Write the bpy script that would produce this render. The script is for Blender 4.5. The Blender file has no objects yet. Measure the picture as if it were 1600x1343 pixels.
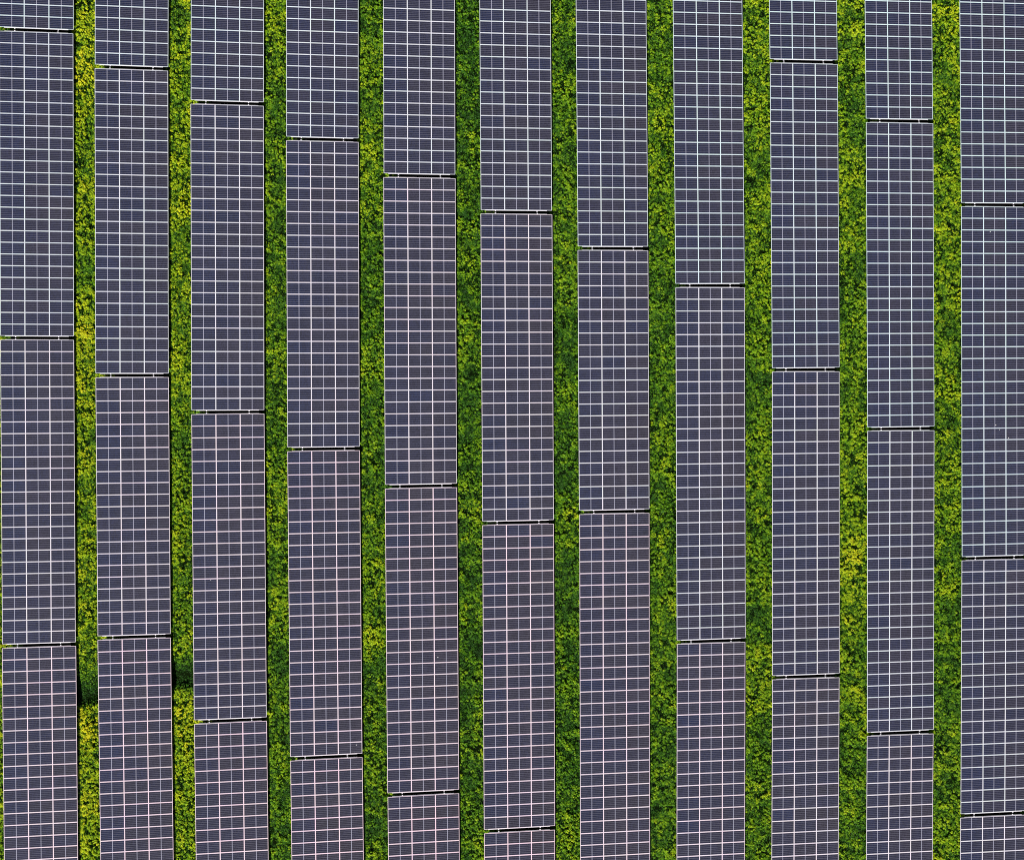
import bpy, math, random
import numpy as np
from mathutils import Vector, Matrix, Euler

random.seed(7)
rng = np.random.default_rng(11)
scene = bpy.context.scene
COL = scene.collection

# ------------------------------------------------------------------ helpers
def link(o, parent=None):
    COL.objects.link(o)
    if parent is not None:
        o.parent = parent
    return o

class MB:
    """collects boxes and links them as one mesh"""
    def __init__(self):
        self.v, self.f = [], []
    def box(self, x0, x1, y0, y1, z0, z1):
        n = len(self.v)
        self.v += [(x0, y0, z0), (x1, y0, z0), (x1, y1, z0), (x0, y1, z0),
                   (x0, y0, z1), (x1, y0, z1), (x1, y1, z1), (x0, y1, z1)]
        self.f += [tuple(n + i for i in q) for q in
                   ((3, 2, 1, 0), (4, 5, 6, 7), (0, 1, 5, 4), (1, 2, 6, 5), (2, 3, 7, 6), (3, 0, 4, 7))]
        return self
    def mesh(self, name, mat):
        me = bpy.data.meshes.new(name)
        me.from_pydata(self.v, [], self.f)
        me.materials.append(mat)
        me.update()
        return me

def vnoise(x, y, scale, seed):
    """smooth value noise, 0..1"""
    r = np.random.default_rng(seed)
    N = 256
    lat = r.random((N, N))
    u, v = x / scale + 57.3, y / scale + 91.7
    i, j = np.floor(u).astype(int), np.floor(v).astype(int)
    fu, fv = u - i, v - j
    fu, fv = fu * fu * (3 - 2 * fu), fv * fv * (3 - 2 * fv)
    a = lat[i % N, j % N]; b = lat[(i + 1) % N, j % N]
    c = lat[i % N, (j + 1) % N]; d = lat[(i + 1) % N, (j + 1) % N]
    return (a * (1 - fu) + b * fu) * (1 - fv) + (c * (1 - fu) + d * fu) * fv

# ------------------------------------------------------------------ camera
FPX, W, H = 3640.0, 1600.0, 1343.0
TILT = math.radians(14.0)
ZMID = 1.50
CAMZ = 200.0 + ZMID
PITCH = math.radians(-1.55)            # the lens leans a little towards the lower side of the picture
cam_d = bpy.data.cameras.new('camera')
cam = link(bpy.data.objects.new('camera', cam_d))
cam_d.sensor_fit = 'HORIZONTAL'
cam_d.sensor_width = 36.0
cam_d.lens = 36.0 * FPX / W
cam_d.clip_start, cam_d.clip_end = 1.0, 6000.0
cam.location = (0, 0, CAMZ)
cam.rotation_euler = (PITCH, 0, 0)
scene.camera = cam
RM = Euler((PITCH, 0, 0)).to_matrix()

def ground_pt(px, py, z=0.0):
    d = RM @ Vector(((px - W / 2) / FPX, -(py - H / 2) / FPX, -1.0))
    t = (z - CAMZ) / d.z
    return Vector((d.x * t, d.y * t, z))

# ------------------------------------------------------------------ materials
def new_mat(name):
    m = bpy.data.materials.new(name)
    m.use_nodes = True
    nt = m.node_tree
    return m, nt, nt.nodes['Principled BSDF']

def node(nt, typ, **kw):
    n = nt.nodes.new(typ)
    for k, v in kw.items():
        setattr(n, k, v)
    return n

def math_n(nt, op, a, b=None, c=None):
    n = node(nt, 'ShaderNodeMath', operation=op)
    for i, s in enumerate((a, b, c)):
        if s is None:
            continue
        if isinstance(s, (int, float)):
            n.inputs[i].default_value = s
        else:
            nt.links.new(s, n.inputs[i])
    return n.outputs[0]

def mix_col(nt, fac, a, b):
    n = node(nt, 'ShaderNodeMix', data_type='RGBA')
    for s, i in ((fac, 0), (a, 6), (b, 7)):
        if isinstance(s, (int, float)):
            n.inputs[i].default_value = s
        elif isinstance(s, tuple):
            n.inputs[i].default_value = (*s, 1)
        else:
            nt.links.new(s, n.inputs[i])
    return n.outputs[2]

MODX, MODY = 2.045, 1.0                  # one panel, long side across the table

def cell_material():
    m, nt, b = new_mat('solar_cells')
    L = nt.links
    tc = node(nt, 'ShaderNodeTexCoord')
    sp = node(nt, 'ShaderNodeSeparateXYZ')
    L.new(tc.outputs['Object'], sp.inputs[0])
    x, y = sp.outputs[0], sp.outputs[1]
    oi = node(nt, 'ShaderNodeObjectInfo')
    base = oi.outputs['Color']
    # cell to cell differences in shade
    cx = math_n(nt, 'FLOOR', math_n(nt, 'DIVIDE', x, 0.0815))
    cy = math_n(nt, 'FLOOR', math_n(nt, 'DIVIDE', y, 0.155))
    cb = node(nt, 'ShaderNodeCombineXYZ')
    L.new(cx, cb.inputs[0]); L.new(cy, cb.inputs[1])
    L.new(math_n(nt, 'MULTIPLY', oi.outputs['Random'], 91.0), cb.inputs[2])
    wn = node(nt, 'ShaderNodeTexWhiteNoise')
    L.new(cb.outputs[0], wn.inputs['Vector'])
    hv = node(nt, 'ShaderNodeHueSaturation')
    L.new(base, hv.inputs['Color'])
    L.new(math_n(nt, 'MULTIPLY_ADD', wn.outputs['Value'], 0.7, 0.65), hv.inputs['Value'])
    col = hv.outputs['Color']
    # pale gaps between the strings of cells, then the finer gaps between the cut cells
    fy = math_n(nt, 'FRACT', math_n(nt, 'MULTIPLY_ADD', y, 1 / 0.155, 0.06 + 0.5 * 0))
    ly = math_n(nt, 'LESS_THAN', fy, 0.16)
    fx = math_n(nt, 'FRACT', math_n(nt, 'MULTIPLY_ADD', x, 1 / 0.0815, 0.05))
    lx = math_n(nt, 'LESS_THAN', fx, 0.10)
    col = mix_col(nt, math_n(nt, 'MULTIPLY', ly, 0.75), col, (0.125, 0.125, 0.160))
    col = mix_col(nt, math_n(nt, 'MULTIPLY', lx, 0.40), col, (0.125, 0.125, 0.160))
    # white strip between the two halves of the panel
    mid = math_n(nt, 'LESS_THAN', math_n(nt, 'ABSOLUTE', x), 0.019)
    col = mix_col(nt, mid, col, (0.33, 0.33, 0.42))
    # rare bird spots
    ge = node(nt, 'ShaderNodeNewGeometry')
    spot = 0.0
    for (qx, qy, qr) in ((684, 1027, 0.05), (556, 1165, 0.045), (1556, 664, 0.05), (1562, 671, 0.04), (1577, 684, 0.05), (1547, 362, 0.05), (330, 905, 0.03)):
        q = ground_pt(qx, qy, ZMID)
        vd = node(nt, 'ShaderNodeVectorMath', operation='DISTANCE')
        vd.inputs[1].default_value = (q.x, q.y, 0)
        fl = node(nt, 'ShaderNodeVectorMath', operation='MULTIPLY')
        fl.inputs[1].default_value = (1, 1, 0)
        L.new(ge.outputs['Position'], fl.inputs[0]); L.new(fl.outputs[0], vd.inputs[0])
        spot = math_n(nt, 'MAXIMUM', spot, math_n(nt, 'LESS_THAN', vd.outputs['Value'], qr * 0.75))
    col = mix_col(nt, spot, col, (0.6, 0.6, 0.58))
    dn = node(nt, 'ShaderNodeTexNoise'); dn.inputs['Scale'].default_value = 0.32; dn.inputs['Detail'].default_value = 5
    L.new(ge.outputs['Position'], dn.inputs['Vector'])
    edge = math_n(nt, 'POWER', math_n(nt, 'MULTIPLY_ADD', x, 1 / MODX, 0.5), 5.0)       # dust gathers at the low end
    dust = math_n(nt, 'MULTIPLY_ADD', dn.outputs['Fac'], 0.055, math_n(nt, 'MULTIPLY', edge, 0.018))
    col = mix_col(nt, dust, col, (0.20, 0.17, 0.15))
    L.new(col, b.inputs['Base Color'])
    b.inputs['Roughness'].default_value = 0.22
    b.inputs['IOR'].default_value = 1.45
    return m

def metal_material(name, col, rough=0.45, metallic=0.0):
    m, nt, b = new_mat(name)
    L = nt.links
    oi = node(nt, 'ShaderNodeObjectInfo')
    tc = node(nt, 'ShaderNodeTexCoord')
    nz = node(nt, 'ShaderNodeTexNoise')
    nz.inputs['Scale'].default_value = 3.0
    L.new(tc.outputs['Object'], nz.inputs['Vector'])
    v = math_n(nt, 'MULTIPLY_ADD', nz.outputs['Fac'], 0.25, 0.87)
    v = math_n(nt, 'MULTIPLY', v, math_n(nt, 'MULTIPLY_ADD', oi.outputs['Random'], 0.14, 0.90))
    hv = node(nt, 'ShaderNodeHueSaturation')
    if col is None:
        L.new(oi.outputs['Color'], hv.inputs['Color'])
    else:
        hv.inputs['Color'].default_value = (*col, 1)
    L.new(v, hv.inputs['Value'])
    L.new(hv.outputs[0], b.inputs['Base Color'])
    b.inputs['Roughness'].default_value = rough
    b.inputs['Metallic'].default_value = metallic
    return m

def leaf_material():
    m, nt, b = new_mat('ground_cover_leaves')
    L = nt.links
    at = node(nt, 'ShaderNodeAttribute', attribute_name='dryness')
    ge = node(nt, 'ShaderNodeNewGeometry')
    f = math_n(nt, 'ADD', at.outputs['Fac'], math_n(nt, 'MULTIPLY_ADD', ge.outputs['Random Per Island'], 0.18, -0.09))
    rp = node(nt, 'ShaderNodeValToRGB')
    e = rp.color_ramp.elements
    e[0].position, e[0].color = 0.0, (0.006, 0.034, 0.002, 1)
    e[1].position, e[1].color = 1.0, (0.60, 0.55, 0.008, 1)
    for p, c in ((0.22, (0.026, 0.115, 0.001)), (0.46, (0.125, 0.275, 0.001)), (0.72, (0.34, 0.45, 0.003))):
        k = e.new(p); k.color = (*c, 1)
    L.new(f, rp.inputs[0])
    L.new(rp.outputs[0], b.inputs['Base Color'])
    b.inputs['Roughness'].default_value = 0.6
    b.inputs['Specular IOR Level'].default_value = 0.25
    return m

def ground_material():
    m, nt, b = new_mat('shaded_turf')
    L = nt.links
    ge = node(nt, 'ShaderNodeNewGeometry')
    n1 = node(nt, 'ShaderNodeTexNoise'); n1.inputs['Scale'].default_value = 3.5; n1.inputs['Detail'].default_value = 6
    n2 = node(nt, 'ShaderNodeTexNoise'); n2.inputs['Scale'].default_value = 0.25; n2.inputs['Detail'].default_value = 4
    L.new(ge.outputs['Position'], n1.inputs['Vector']); L.new(ge.outputs['Position'], n2.inputs['Vector'])
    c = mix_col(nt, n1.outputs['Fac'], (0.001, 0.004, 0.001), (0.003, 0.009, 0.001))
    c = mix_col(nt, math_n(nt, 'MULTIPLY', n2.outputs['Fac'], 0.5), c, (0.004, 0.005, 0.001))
    # open meadow beyond the array
    sp = node(nt, 'ShaderNodeSeparateXYZ'); L.new(ge.outputs['Position'], sp.inputs[0])
    far = math_n(nt, 'MAXIMUM', math_n(nt, 'DIVIDE', math_n(nt, 'ABSOLUTE', sp.outputs[0]), 47.7),
                 math_n(nt, 'DIVIDE', math_n(nt, 'ABSOLUTE', math_n(nt, 'ADD', sp.outputs[1], 4.5)), 42.5))
    far = math_n(nt, 'ADD', far, math_n(nt, 'MULTIPLY_ADD', n1.outputs['Fac'], 0.06, -0.03))
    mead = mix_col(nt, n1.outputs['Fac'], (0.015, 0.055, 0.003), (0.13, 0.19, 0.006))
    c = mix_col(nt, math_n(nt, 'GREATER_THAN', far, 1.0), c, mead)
    L.new(c, b.inputs['Base Color'])
    b.inputs['Roughness'].default_value = 0.95
    b.inputs['Specular IOR Level'].default_value = 0.02
    return m

M_CELL = cell_material()
M_FRAME = metal_material('anodised_frame', None, 0.5)
M_STEEL = metal_material('galvanised_steel', (0.62, 0.60, 0.64), 0.5)
M_POST = metal_material('dull_steel', (0.30, 0.30, 0.31), 0.6, 0.3)
M_LEAF = leaf_material()
M_GROUND = ground_material()

# ------------------------------------------------------------------ layout read from the photograph
# left and right edge of each column at three heights of the picture, and the middles of its gaps
YS = (10.0, 672.0, 1333.0)
COLS = [
    ((-1.0, 1.5, 6.3), (114.8, 116.2, 121.9), (47.5, 527.8, 1007.3), (26, 26)),
    ((148.5, 150.2, 157.0), (263.0, 264.2, 271.0), (105.9, 586.2, 994.5), (26, 22)),
    ((298.5, 299.7, 306.2), (412.2, 413.3, 419.3), (161.0, 643.5, 1125.0), (26, 26)),
    ((447.5, 449.3, 455.7), (560.0, 562.0, 568.0), (217.8, 701.0, 1182.0), (26, 26)),
    ((599.0, 601.3, 606.7), (710.5, 713.5, 718.0), (274.8, 759.0, 1238.5), (26, 26)),
    ((749.5, 753.0, 756.7), (860.2, 864.5, 867.0), (331.5, 816.0, 1295.3), (26, 26)),
    ((900.0, 904.3, 907.0), (1009.5, 1014.0, 1015.0), (388.0, 799.0), (22,)),
    ((1051.5, 1056.5, 1057.5), (1159.5, 1164.0, 1163.5), (446.0, 1001.0), (30,)),
    ((1202.0, 1206.5, 1205.7), (1307.5, 1311.5, 1310.0), (96.3, 577.3, 1056.3), (26, 26)),
    ((1351.5, 1355.2, 1353.7), (1456.0, 1459.5, 1457.0), (189.0, 669.5, 1144.3), (26, 26)),
    ((1499.5, 1502.7, 1500.5), (1603.0, 1606.0, 1603.3), (320.0, 871.0, 1271.3), (30, 22)),
]
def quad(vals):
    return np.poly1d(np.polyfit(YS, vals, 2))
GAP_PX = 6.2
PITCH_PX = 18.38
TOP_PX, BOT_PX = -75.0, 1418.0

# ------------------------------------------------------------------ ground
def ditch_depth(x, y):
    """a shallow ditch that crosses under the left columns"""
    a, b = ground_pt(20, 1125), ground_pt(330, 1069)
    t = (b - a).normalized()
    n = Vector((-t.y, t.x, 0))
    s = (x - a.x) * t.x + (y - a.y) * t.y
    d = (x - a.x) * n.x + (y - a.y) * n.y           # positive towards the top of the picture
    prof = np.where(d < 0, 0, np.where(d < 0.65, d / 0.65, np.clip(1 - (d - 0.9) / 2.4, 0, 1)))
    ln = (b - a).length
    along = np.clip((s + 1) / 2, 0, 1) * np.clip((ln + 2 - s) / 3, 0, 1)
    return 0.7 * prof * along

def ground_z(x, y):
    return 0.10 * vnoise(x, y, 4.0, 3) - ditch_depth(x, y)

xs = np.concatenate([[-2500, -1200, -600, -250, -120, -70], np.arange(-52, 52.01, 0.4), [70, 120, 250, 600, 1200, 2500]])
ys = np.concatenate([[-2500, -1200, -600, -250, -120, -65], np.arange(-49, 45.01, 0.4), [65, 120, 250, 600, 1200, 2500]])
X, Y = np.meshgrid(xs, ys)
Z = ground_z(X, Y)
nx, ny = len(xs), len(ys)
co = np.stack([X, Y, Z], -1).reshape(-1, 3)
ii = (np.arange(ny - 1)[:, None] * nx + np.arange(nx - 1)[None, :]).ravel()
quads = np.stack([ii, ii + 1, ii + 1 + nx, ii + nx], 1)

def np_mesh(name, co, quads, mat, attrs=None):
    me = bpy.data.meshes.new(name)
    me.vertices.add(len(co)); me.vertices.foreach_set('co', co.astype(np.float32).ravel())
    me.loops.add(quads.size); me.loops.foreach_set('vertex_index', quads.astype(np.int32).ravel())
    me.polygons.add(len(quads))
    me.polygons.foreach_set('loop_start', np.arange(0, quads.size, 4, dtype=np.int32))
    me.materials.append(mat)
    me.update(calc_edges=True)
    for k, v in (attrs or {}).items():
        at = me.attributes.new(k, 'FLOAT', 'POINT')
        at.data.foreach_set('value', v.astype(np.float32))
    return me

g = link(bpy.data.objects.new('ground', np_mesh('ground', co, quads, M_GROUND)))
g['kind'] = 'structure'
g['label'] = 'dark green turf ground under the solar tables'

# ------------------------------------------------------------------ solar tables
FR = 0.031
glass = MB().box(-MODX / 2 + FR - 0.004, MODX / 2 - FR + 0.004, -MODY / 2 + FR - 0.004, MODY / 2 - FR + 0.004, -0.030, -0.004).mesh('solar_panel', M_CELL)
fm = MB()
fm.box(-MODX / 2, MODX / 2, -MODY / 2, -MODY / 2 + FR, -0.036, 0.0)
fm.box(-MODX / 2, MODX / 2, MODY / 2 - FR, MODY / 2, -0.036, 0.0)
fm.box(-MODX / 2, -MODX / 2 + FR, -MODY / 2 + FR, MODY / 2 - FR, -0.036, 0.0)
fm.box(MODX / 2 - FR, MODX / 2, -MODY / 2 + FR, MODY / 2 - FR, -0.036, 0.0)
frame_me = fm.mesh('frame', M_FRAME)

panel0 = bpy.data.objects.new('solar_panel', glass)
frame0 = bpy.data.objects.new('frame', frame_me)

rafter_me = MB().box(-2.72, 2.68, -0.035, 0.035, -0.20, -0.115).mesh('rafter', M_STEEL)
endrafter_me = MB().box(-2.72, 2.68, -0.045, 0.045, -0.112, -0.040).mesh('rafter', M_STEEL)
rafter0 = bpy.data.objects.new('rafter', rafter_me)

ORD_COL = ['leftmost column', 'second column from the left', 'third column from the left',
           'fourth column from the left', 'fifth column from the left', 'middle column of the eleven',
           'fifth column from the right', 'fourth column from the right', 'third column from the right',
           'second column from the right', 'rightmost column']

def table_label(ci, k, n, rows, cut):
    num = {3: 'three', 4: 'four'}[n]
    if cut == 'top':
        return f'solar table cut off by the top edge, topmost in the {ORD_COL[ci]}'
    if cut == 'bottom':
        return f'solar table cut off by the bottom edge, lowest in the {ORD_COL[ci]}'
    kind = {22: 'short', 26: 'full-length', 30: 'extra long'}[rows]
    pos = {1: 'second', 2: 'third'}[k] + ' from the top'
    return f'{kind} solar table, {pos} in the {ORD_COL[ci]}'

def build_table(ci, k, n, y0, y1, rows, cut):
    L, R, gaps, _ = COLS[ci]
    ql, qr = quad(L), quad(R)
    cl = (ql + qr) * 0.5
    # where the middle line of this table lies on the ground
    pa, pb = ground_pt(cl(y0), y0, ZMID), ground_pt(cl(y1), y1, ZMID)
    mid = (pa + pb) * 0.5
    dv = pa - pb
    length = dv.length
    yaw = math.atan2(-dv.x, dv.y)
    ym = (y0 + y1) / 2
    # span of the table across, from its two edges at mid length
    zl, zr = ZMID + 3.1 * math.sin(TILT), ZMID - 3.1 * math.sin(TILT)
    span = (ground_pt(qr(ym), ym, zr).x - ground_pt(ql(ym), ym, zl).x) / math.cos(TILT)
    cxm = (ground_pt(qr(ym), ym, zr).x + ground_pt(ql(ym), ym, zl).x) * 0.5
    root = bpy.data.objects.new('solar_table', None)
    root.empty_display_size = 0.5
    root.location = (cxm, mid.y, 0.0)
    root.rotation_euler = (0, 0, yaw)
    root['label'] = table_label(ci, k, n, rows, cut)
    root['category'] = 'solar table'
    root['group'] = 'solar tables standing in columns on the grass'
    link(root)
    T = Matrix.Rotation(TILT, 4, 'Y')
    px, py = span / 3.0, length / rows
    sx, sy = (px - 0.006) / MODX, (py - 0.007) / MODY
    ct, st = math.cos(TILT), math.sin(TILT)
    batch = rng.random()
    # frame tint paints in camera colour fringing: cooler up the field and to the right
    cool = min(max(0.45 + 0.011 * mid.y + 0.013 * max(cxm, -6 - 0.5 * (cxm + 6)) + 0.1 * (batch - 0.5), 0), 1)
    for c in range(3):
        for r in range(rows):
            lx = (c - 1) * px
            ly = -length / 2 + (r + 0.5) * py
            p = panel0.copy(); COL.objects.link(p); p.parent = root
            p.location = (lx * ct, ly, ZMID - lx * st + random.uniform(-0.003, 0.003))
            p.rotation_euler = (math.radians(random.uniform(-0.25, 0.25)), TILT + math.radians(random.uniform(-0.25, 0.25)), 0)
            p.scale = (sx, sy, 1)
            t = 0.27 + 0.48 * random.random() + 0.10 * batch - 0.34 * min(max(0.45 + 0.011 * mid.y + 0.010 * abs(cxm), 0), 1) + (-0.14, 0.08, 0.14)[c] - (0.35 if random.random() < 0.05 else 0)     # blue to brownish grey at random, sky reflection painted in by position and column
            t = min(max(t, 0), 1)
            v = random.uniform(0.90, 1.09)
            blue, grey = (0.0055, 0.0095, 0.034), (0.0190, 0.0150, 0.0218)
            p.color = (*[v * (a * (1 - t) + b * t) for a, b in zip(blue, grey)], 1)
            f = frame0.copy(); COL.objects.link(f); f.parent = p
            f.color = (*[a + (b - a) * cool + random.uniform(-0.025, 0.025) for a, b in zip((0.76, 0.58, 0.66), (0.57, 0.68, 0.72))], 1)
    # purlins run the whole length and stick out a little at both ends
    for sgn in (-1, 1):
        lx = sgn * 0.293 * span
        o = bpy.data.objects.new('purlin', MB().box(-0.045, 0.045, -length / 2 - 0.115, length / 2 + 0.115, -0.108, -0.042).mesh('purlin', M_STEEL))
        o.location = (lx * ct, 0, ZMID - lx * st)
        o.rotation_euler = (0, TILT, 0)
        link(o, root)
    # the end rails just below the panel edge
    for sgn in (-1, 1):
        seg = MB()
        yc = sgn * (length / 2 - 0.004)
        for a, b in ((-0.437 * span, -0.302 * span), (-0.284 * span, 0.284 * span), (0.302 * span, 0.430 * span)):
            seg.box(a, b, -0.045, 0.045, -0.100, -0.041)
        o = bpy.data.objects.new('end_rail', seg.mesh('end_rail', M_STEEL))
        o.location = (0, yc, ZMID)
        o.rotation_euler = (0, TILT, 0)
        link(o, root)
    # rafters on two posts each
    nfr = max(2, round(rows / 5))
    for q in range(nfr):
        ly = -length / 2 + 0.5 + (length - 1.0) * q / (nfr - 1)
        o = rafter0.copy(); COL.objects.link(o); o.parent = root
        o.location = (0, ly, ZMID); o.rotation_euler = (0, TILT, 0)
        for lx in (-1.7, 1.5):
            top = ZMID - lx * st - 0.205
            pm = POSTS[lx]
            o2 = pm.copy(); COL.objects.link(o2); o2.parent = root
            o2.location = (lx * ct, ly, 0)
    return dict(ci=ci, x=cxm, y=mid.y, span=span, length=length, yaw=yaw)

POSTS = {}
for lx in (-1.7, 1.5):
    top = ZMID - lx * math.sin(TILT) - 0.20
    b = MB()
    b.box(-0.05, 0.05, -0.04, -0.032, -1.2, top); b.box(-0.05, 0.05, 0.032, 0.04, -1.2, top); b.box(-0.05, -0.042, -0.032, 0.032, -1.2, top)
    POSTS[lx] = bpy.data.objects.new('post', b.mesh('post', M_POST))

tables = []
for ci, (L, R, gaps, rows_mid) in enumerate(COLS):
    n = len(gaps) + 1
    hg = GAP_PX / 2
    rows = math.ceil((gaps[0] - hg - TOP_PX) / PITCH_PX)
    tables.append(build_table(ci, 0, n, gaps[0] - hg - rows * PITCH_PX, gaps[0] - hg, rows, 'top'))
    for k, rw in enumerate(rows_mid):
        tables.append(build_table(ci, k + 1, n, gaps[k] + hg, gaps[k + 1] - hg, rw, None))
    rows = math.ceil((BOT_PX - gaps[-1] - hg) / PITCH_PX)
    tables.append(build_table(ci, n - 1, n, gaps[-1] + hg, gaps[-1] + hg + rows * PITCH_PX, rows, 'bottom'))

# ------------------------------------------------------------------ the low leafy ground cover between the columns
YMIN, YMAX = -47.0, 38.0
def col_edges(ci, y):
    """ground x of a column's left and right panel edges at world y"""
    py = H / 2 - (y - ground_pt(800, 671.5, 0).y) * FPX / CAMZ
    zl, zr = ZMID + 3.1 * math.sin(TILT), ZMID - 3.1 * math.sin(TILT)
    k = lambda z: (CAMZ - z) / FPX
    return (quad(COLS[ci][0])(py) - W / 2) * k(zl), (quad(COLS[ci][1])(py) - W / 2) * k(zr)

DENS = 30.0
cxs, cys = [], []
for gi in range(12):
    n = 66000
    y = rng.uniform(YMIN, YMAX, n)
    if gi == 0:
        a = np.full(n, -47.5); b = col_edges(0, y)[0] + 1.3
    elif gi == 11:
        a = col_edges(10, y)[1] - 0.2; b = np.full(n, 48.0)
    else:
        a = col_edges(gi - 1, y)[1] - 0.2; b = col_edges(gi, y)[0] + 1.3
    wmax = float((b - a).max())
    u = rng.uniform(0, wmax, n)
    keep = u < (b - a)
    # thin to an even density
    keep &= rng.random(n) < DENS * wmax * (YMAX - YMIN) / n
    cxs.append((a + u)[keep]); cys.append(y[keep])
cx = np.concatenate(cxs); cy = np.concatenate(cys)

macro = vnoise(cx, cy, 3.2, 21) * 0.6 + vnoise(cx, cy, 1.1, 22) * 0.4
fine = vnoise(cx, cy, 0.55, 23)
dry_and_shade = 0.50 + 0.34 * (macro - 0.5) + 0.22 * (fine - 0.5) + rng.normal(0, 0.07, len(cx))
# yellower growth towards the left side, fresh green in the middle
dry_and_shade += 0.16 * np.clip((-18 - cx) / 16, 0, 1) + 0.03 * np.clip((cx - 15) / 20, 0, 1) - 0.05 * np.exp(-((cx + 2) / 16) ** 2)
lush = np.clip(0.47 + 1.7 * (vnoise(cx, cy, 1.3, 31) * 0.4 + vnoise(cx, cy, 0.42, 32) * 0.6 - 0.5) + rng.normal(0, 0.13, len(cx)), 0, 1)
dry_and_shade += 0.22 * (lush - 0.5) - 0.05  # low clumps darker: shadows among the clumps painted into leaf colour
def patch(px, py, rx, ry, amt, arr):
    p = ground_pt(px, py)
    arr += amt * np.exp(-((cx - p.x) / rx) ** 2 - ((cy - p.y) / ry) ** 2)
for (px, py, rx, ry, amt) in [
        (1333, 862, 1.2, 1.9, 0.36), (132, 130, 1.0, 1.6, 0.22), (134, 90, 1.0, 1.0, 0.15), (130, 515, 1.0, 2.2, 0.2), (132, 600, 1.0, 1.2, 0.2),
        (135, 720, 1.0, 1.4, 0.18), (285, 1120, 1.3, 2.2, 0.26), (135, 1140, 1.2, 1.8, 0.28), (285, 1240, 1.2, 6.0, 0.12), (135, 1260, 1.2, 5.0, 0.12),
        (1480, 370, 1.2, 1.5, 0.22), (580, 265, 1.0, 1.0, 0.2), (585, 1000, 1.0, 1.4, 0.18), (1186, 1100, 1.2, 3.0, 0.12), (1330, 980, 1.2, 4.0, 0.12),
        (430, 100, 1.2, 3.0, 0.12), (283, 300, 1.2, 2.0, 0.12), (1480, 40, 1.2, 3.0, 0.1), (880, 400, 1.2, 4.0, 0.06),
        (732, 60, 1.4, 2.2, -0.22), (1035, 570, 1.4, 2.5, -0.16), (1330, 170, 1.4, 2.0, -0.12), (732, 620, 1.4, 4.0, -0.08), (432, 1200, 1.2, 1.6, -0.16),
        (584, 1040, 1.2, 0.8, -0.2), (733, 1000, 1.2, 1.4, -0.12), (880, 740, 1.3, 3.0, -0.10), (1035, 1150, 1.3, 3.0, -0.06), (285, 700, 1.3, 1.8, -0.12),
        (133, 420, 1.3, 1.4, -0.18), (134, 1020, 1.2, 1.2, -0.1), (286, 985, 1.2, 1.5, -0.14)]:
    patch(px, py, rx, ry, amt, dry_and_shade)
for (px, py, rx, ry, amt) in [(285, 1215, 1.8, 7.0, 0.50), (135, 1225, 1.8, 6.5, 0.42), (1185, 1110, 1.5, 3.0, 0.15), (1333, 865, 1.5, 2.0, 0.2)]:
    patch(px, py, rx, ry, amt, lush)
lush = np.clip(lush, 0, 1)
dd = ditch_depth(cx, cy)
sunken = np.clip(dd / 0.55, 0, 1)
dry_and_shade = dry_and_shade * (1 - 0.86 * sunken)  # leaf colour gets darker with ditch depth
drip = np.ones(len(cx))                    # kept low along the drip edge of every table
for ci in range(11):
    dx = cx - col_edges(ci, cy)[1]
    drip = np.where((dx > -0.6) & (dx < 0.45), np.clip(0.12 + dx / 0.45, 0.12, 1), drip)
hgt = (0.03 + 0.56 * lush ** 1.6) * (1 - 0.6 * sunken) * drip
rad = rng.uniform(0.05, 0.15, len(cx))
NL = 23
nC = len(cx)
keepleaf = rng.random((nC, NL)) < (1 - 0.70 * sunken - 0.9 * np.clip(0.45 - lush, 0, 1))[:, None]
ang = rng.uniform(0, 2 * np.pi, (nC, NL))
rr = np.sqrt(rng.random((nC, NL)))
ox, oy = np.cos(ang) * rr * rad[:, None], np.sin(ang) * rr * rad[:, None]
lx = cx[:, None] + ox; ly = cy[:, None] + oy
gz = ground_z(lx, ly)
dome = np.sqrt(np.clip(1 - rr ** 2, 0, 1))
lz = gz + hgt[:, None] * (0.35 + 0.65 * dome) * rng.uniform(0.45, 1.1, (nC, NL)) + 0.02
nrm = np.stack([ox / rad[:, None] * 0.7, oy / rad[:, None] * 0.7, np.full_like(ox, 0.75)], -1) + rng.normal(0, 0.45, (nC, NL, 3))
nrm[..., 2] = np.abs(nrm[..., 2]) + 0.1
nrm /= np.linalg.norm(nrm, axis=-1, keepdims=True)
size = rng.uniform(0.017, 0.045, (nC, NL)) * (0.8 + 0.5 * lush[:, None])
dl = np.repeat(dry_and_shade[:, None], NL, 1)
sel = keepleaf.ravel()
P = np.stack([lx, ly, lz], -1).reshape(-1, 3)[sel]
N_ = nrm.reshape(-1, 3)[sel]; S = size.ravel()[sel][:, None]; D = dl.ravel()[sel]
tv = rng.normal(0, 1, P.shape)
A = np.cross(N_, tv); A /= np.linalg.norm(A, axis=1, keepdims=True)
B = np.cross(N_, A)
ratio = rng.uniform(0.45, 0.9, (len(P), 1))
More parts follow.
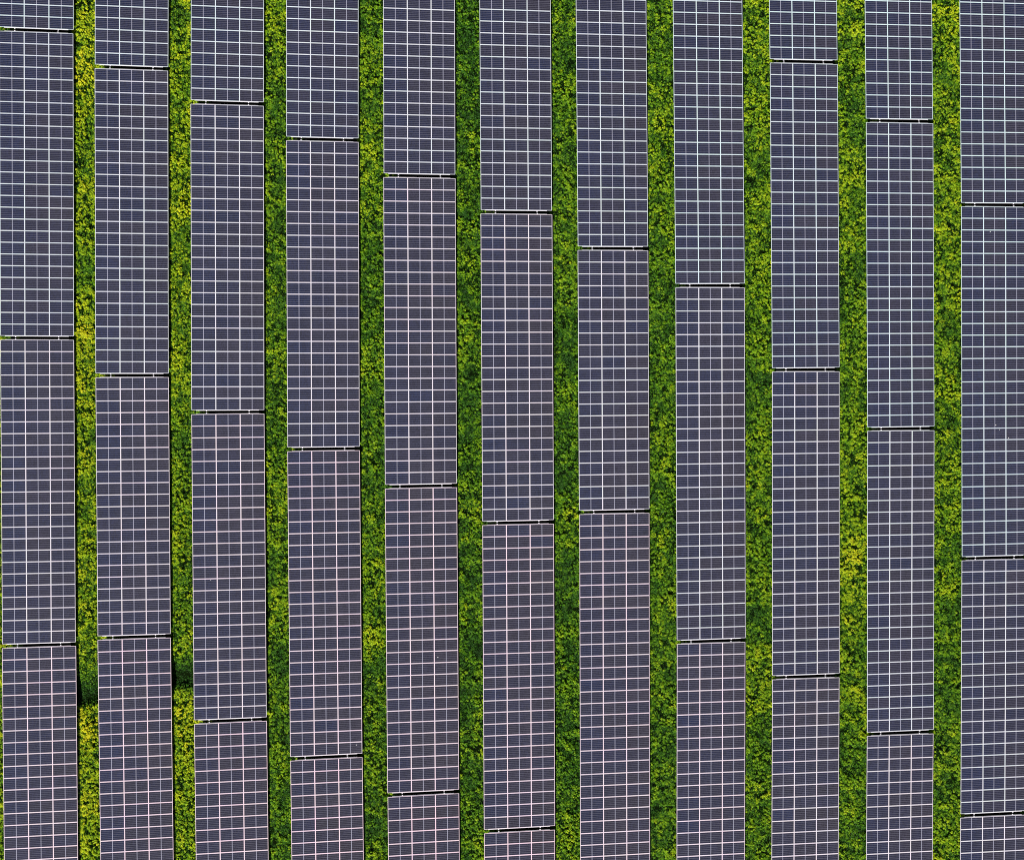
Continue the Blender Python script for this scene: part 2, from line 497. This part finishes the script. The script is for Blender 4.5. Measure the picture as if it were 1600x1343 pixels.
# a thin carpet of small leaves in the hollows, shade painted into their colour
nU = int(len(P) * 0.45)
pick = rng.integers(0, nC, nU)
ux = cx[pick] + rng.normal(0, 0.16, nU); uy = cy[pick] + rng.normal(0, 0.16, nU)
P2 = np.stack([ux, uy, ground_z(ux, uy) + rng.uniform(0.015, 0.10, nU)], 1)
N2 = rng.normal(0, 0.4, (nU, 3)); N2[:, 2] = 0.8; N2 /= np.linalg.norm(N2, axis=1, keepdims=True)
D2 = np.clip(dry_and_shade[pick] * 0.36 + rng.normal(0, 0.07, nU), 0, 1)
P = np.concatenate([P, P2]); N_ = np.concatenate([N_, N2]); D = np.concatenate([D, D2])
S = np.concatenate([S, rng.uniform(0.018, 0.05, (nU, 1))])
tv = rng.normal(0, 1, P.shape)
A = np.cross(N_, tv); A /= np.linalg.norm(A, axis=1, keepdims=True)
B = np.cross(N_, A)
ratio = rng.uniform(0.45, 0.9, (len(P), 1))
V = np.stack([P + A * S, P + B * S * ratio - N_ * S * 0.15, P - A * S, P - B * S * ratio - N_ * S * 0.15], 1).reshape(-1, 3)
Q = np.arange(len(V)).reshape(-1, 4)
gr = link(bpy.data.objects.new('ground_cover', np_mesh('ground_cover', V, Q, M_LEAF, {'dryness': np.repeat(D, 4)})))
gr['kind'] = 'stuff'
gr['label'] = 'low leafy green and yellowish ground cover in strips between the solar columns'
gr['category'] = 'grass'
print('leaves', len(Q), 'objects', len(bpy.data.objects))

# ------------------------------------------------------------------ daylight
to_sun = Vector((-0.21, -0.62, 1.0)).normalized()
sd = bpy.data.lights.new('sun', 'SUN')
sd.energy = 4.8
sd.angle = math.radians(0.5)
sd.color = (1.0, 0.95, 0.88)
sun = link(bpy.data.objects.new('sun', sd))
sun.rotation_euler = to_sun.to_track_quat('Z', 'Y').to_euler()
sun.location = (-20, -40, 120)
w = bpy.data.worlds.new('World')
scene.world = w
w.use_nodes = True
nt = w.node_tree
sky = nt.nodes.new('ShaderNodeTexSky')
sky.sky_type = 'NISHITA'
sky.sun_disc = False
sky.sun_elevation = math.asin(to_sun.z)
sky.sun_rotation = math.atan2(to_sun.x, to_sun.y)
nt.links.new(sky.outputs[0], nt.nodes['Background'].inputs[0])
nt.nodes['Background'].inputs[1].default_value = 0.05 * 1.0
scene.cycles.filter_width = 1.05
vs = scene.view_settings
vs.view_transform = 'Standard'
vs.look = 'None'
vs.exposure = 0.45
vs.gamma = 1.0
